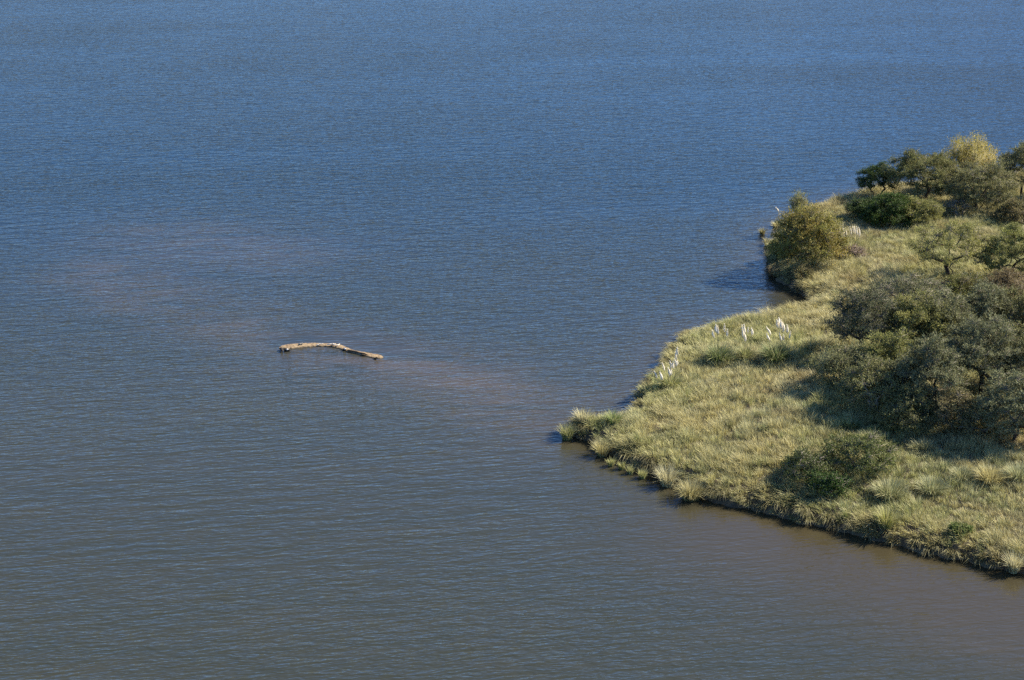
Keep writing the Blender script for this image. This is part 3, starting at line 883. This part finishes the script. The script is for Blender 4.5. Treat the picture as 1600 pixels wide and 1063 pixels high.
# resample finely
tt = np.linspace(0, len(sp) - 1, 90)
SPt = np.stack([np.interp(tt, np.arange(len(sp)), [q[i] for q in sp]) for i in range(3)], 1) - org
HW, HH = np.interp(tt, np.arange(len(sp)), hw), np.interp(tt, np.arange(len(sp)), hh)
HW *= r.uniform(0.93, 1.07, 90); HH *= r.uniform(0.9, 1.1, 90) * 0.54
m_ = 11
V = []
for i in range(90):
    d = SPt[min(i + 1, 89)] - SPt[max(i - 1, 0)]
    nrm = np.array((-d[1], d[0], 0)); nrm /= np.linalg.norm(nrm)
    for k in range(m_):
        s_ = -1 + 2 * k / (m_ - 1)
        prof = (1 - s_ * s_) ** 0.6 if abs(s_) < 1 else 0
        if s_ < 0: prof *= 0.72 + 0.28 * (1 + s_)
        z = HH[i] * prof + 0.018 * math.sin(k * 2.6 + i * 0.13) * (abs(s_) < 0.9) + r.normal(0, 0.006) - (0.12 if abs(s_) == 1 else 0.0)
        V.append(SPt[i] + nrm * s_ * HW[i] * 0.85 + np.array((0, 0, z)))
V = np.array(V)
i, j = np.meshgrid(np.arange(m_ - 1), np.arange(89), indexing='xy')
a = (j * m_ + i).ravel()
sb = obj('sandbar', mesh_np('sandbar', V, quads=np.stack([a, a + m_, a + m_ + 1, a + 1], 1), smooth=True), M_SAND, loc=org)
tag(sb, 'narrow curved tan sandbar barely above the open lake', 'sandbar')

def stick(pa, pb, rad, col, label, z=0.12, bend=0.05):
    A, B = at(*pa, z), at(*pb, z)
    c = (A + B) / 2
    mb = MB()
    n = 6
    pts = [A + (B - A) * i / (n - 1) + np.array((r.normal(0, bend), r.normal(0, bend), r.normal(0, 0.015))) * (0 < i < n - 1) - c for i in range(n)]
    tube(mb, pts, np.array([0.7, 1, 1.05, 1, 0.8, 0.45]) * rad, 7, col)
    if np.linalg.norm(B - A) < 0.5:
        return tag(mb.build('driftwood', M_BARK, smooth=True, loc=c), label, 'driftwood', 'driftwood on the sandbar')
    q = pts[3]; e_ = q + (B - A) * 0.16 + np.array((0, 0.12, 0.0))
    tube(mb, [q, e_], [rad * 0.5, rad * 0.25], 5, col)
    return tag(mb.build('driftwood', M_BARK, smooth=True, loc=c), label, 'driftwood', 'driftwood on the sandbar')

stick((494, 539), (505, 537.8), 0.028, (0.60, 0.53, 0.42), 'short bleached stick in the middle of the sandbar')
stick((511, 538.6), (531, 537.6), 0.030, (0.66, 0.58, 0.47), 'long bleached stick on the bend of the sandbar')
stick((466, 538), (473, 537.5), 0.03, (0.5, 0.42, 0.29), 'pale stick near the left end of the sandbar')
stick((439.5, 544), (440.5, 548.5), 0.07, (0.035, 0.03, 0.028), 'dark bar for the shaded undercut at the left tip of the sandbar', z=0.1, bend=0.02)  # dark bar imitates the shaded hollow under the left tip
stick((444, 547.3), (454, 547.2), 0.07, (0.03, 0.026, 0.024), 'dark bar for the shaded undercut below the left end of the sandbar', z=0.06, bend=0.02)  # dark bar drawn for the shade beneath the overhanging end
stick((447.5, 546.4), (450.5, 545.8), 0.04, (0.62, 0.57, 0.5), 'white chip on the dark bar under the left end', z=0.16, bend=0.01)
stick((536, 546.2), (541, 546.6), 0.06, (0.03, 0.026, 0.024), 'dark chunk at the bend of the sandbar', z=0.06, bend=0.02)
stick((537.5, 545.0), (541, 545.2), 0.035, (0.62, 0.57, 0.5), 'white chip above the dark chunk at the bend', z=0.16, bend=0.01)
stick((543, 547.5), (574, 554.5), 0.05, (0.10, 0.07, 0.045), 'thin dark branch along the lower edge of the right arm', z=0.07, bend=0.03)
stick((565, 555.0), (572, 555.2), 0.045, (0.06, 0.045, 0.03), 'short dark branch near the right end of the sandbar', z=0.05, bend=0.02)
stick((584, 559.5), (591, 560.6), 0.045, (0.06, 0.045, 0.03), 'dark twig at the lower right tip of the sandbar', z=0.05, bend=0.02)
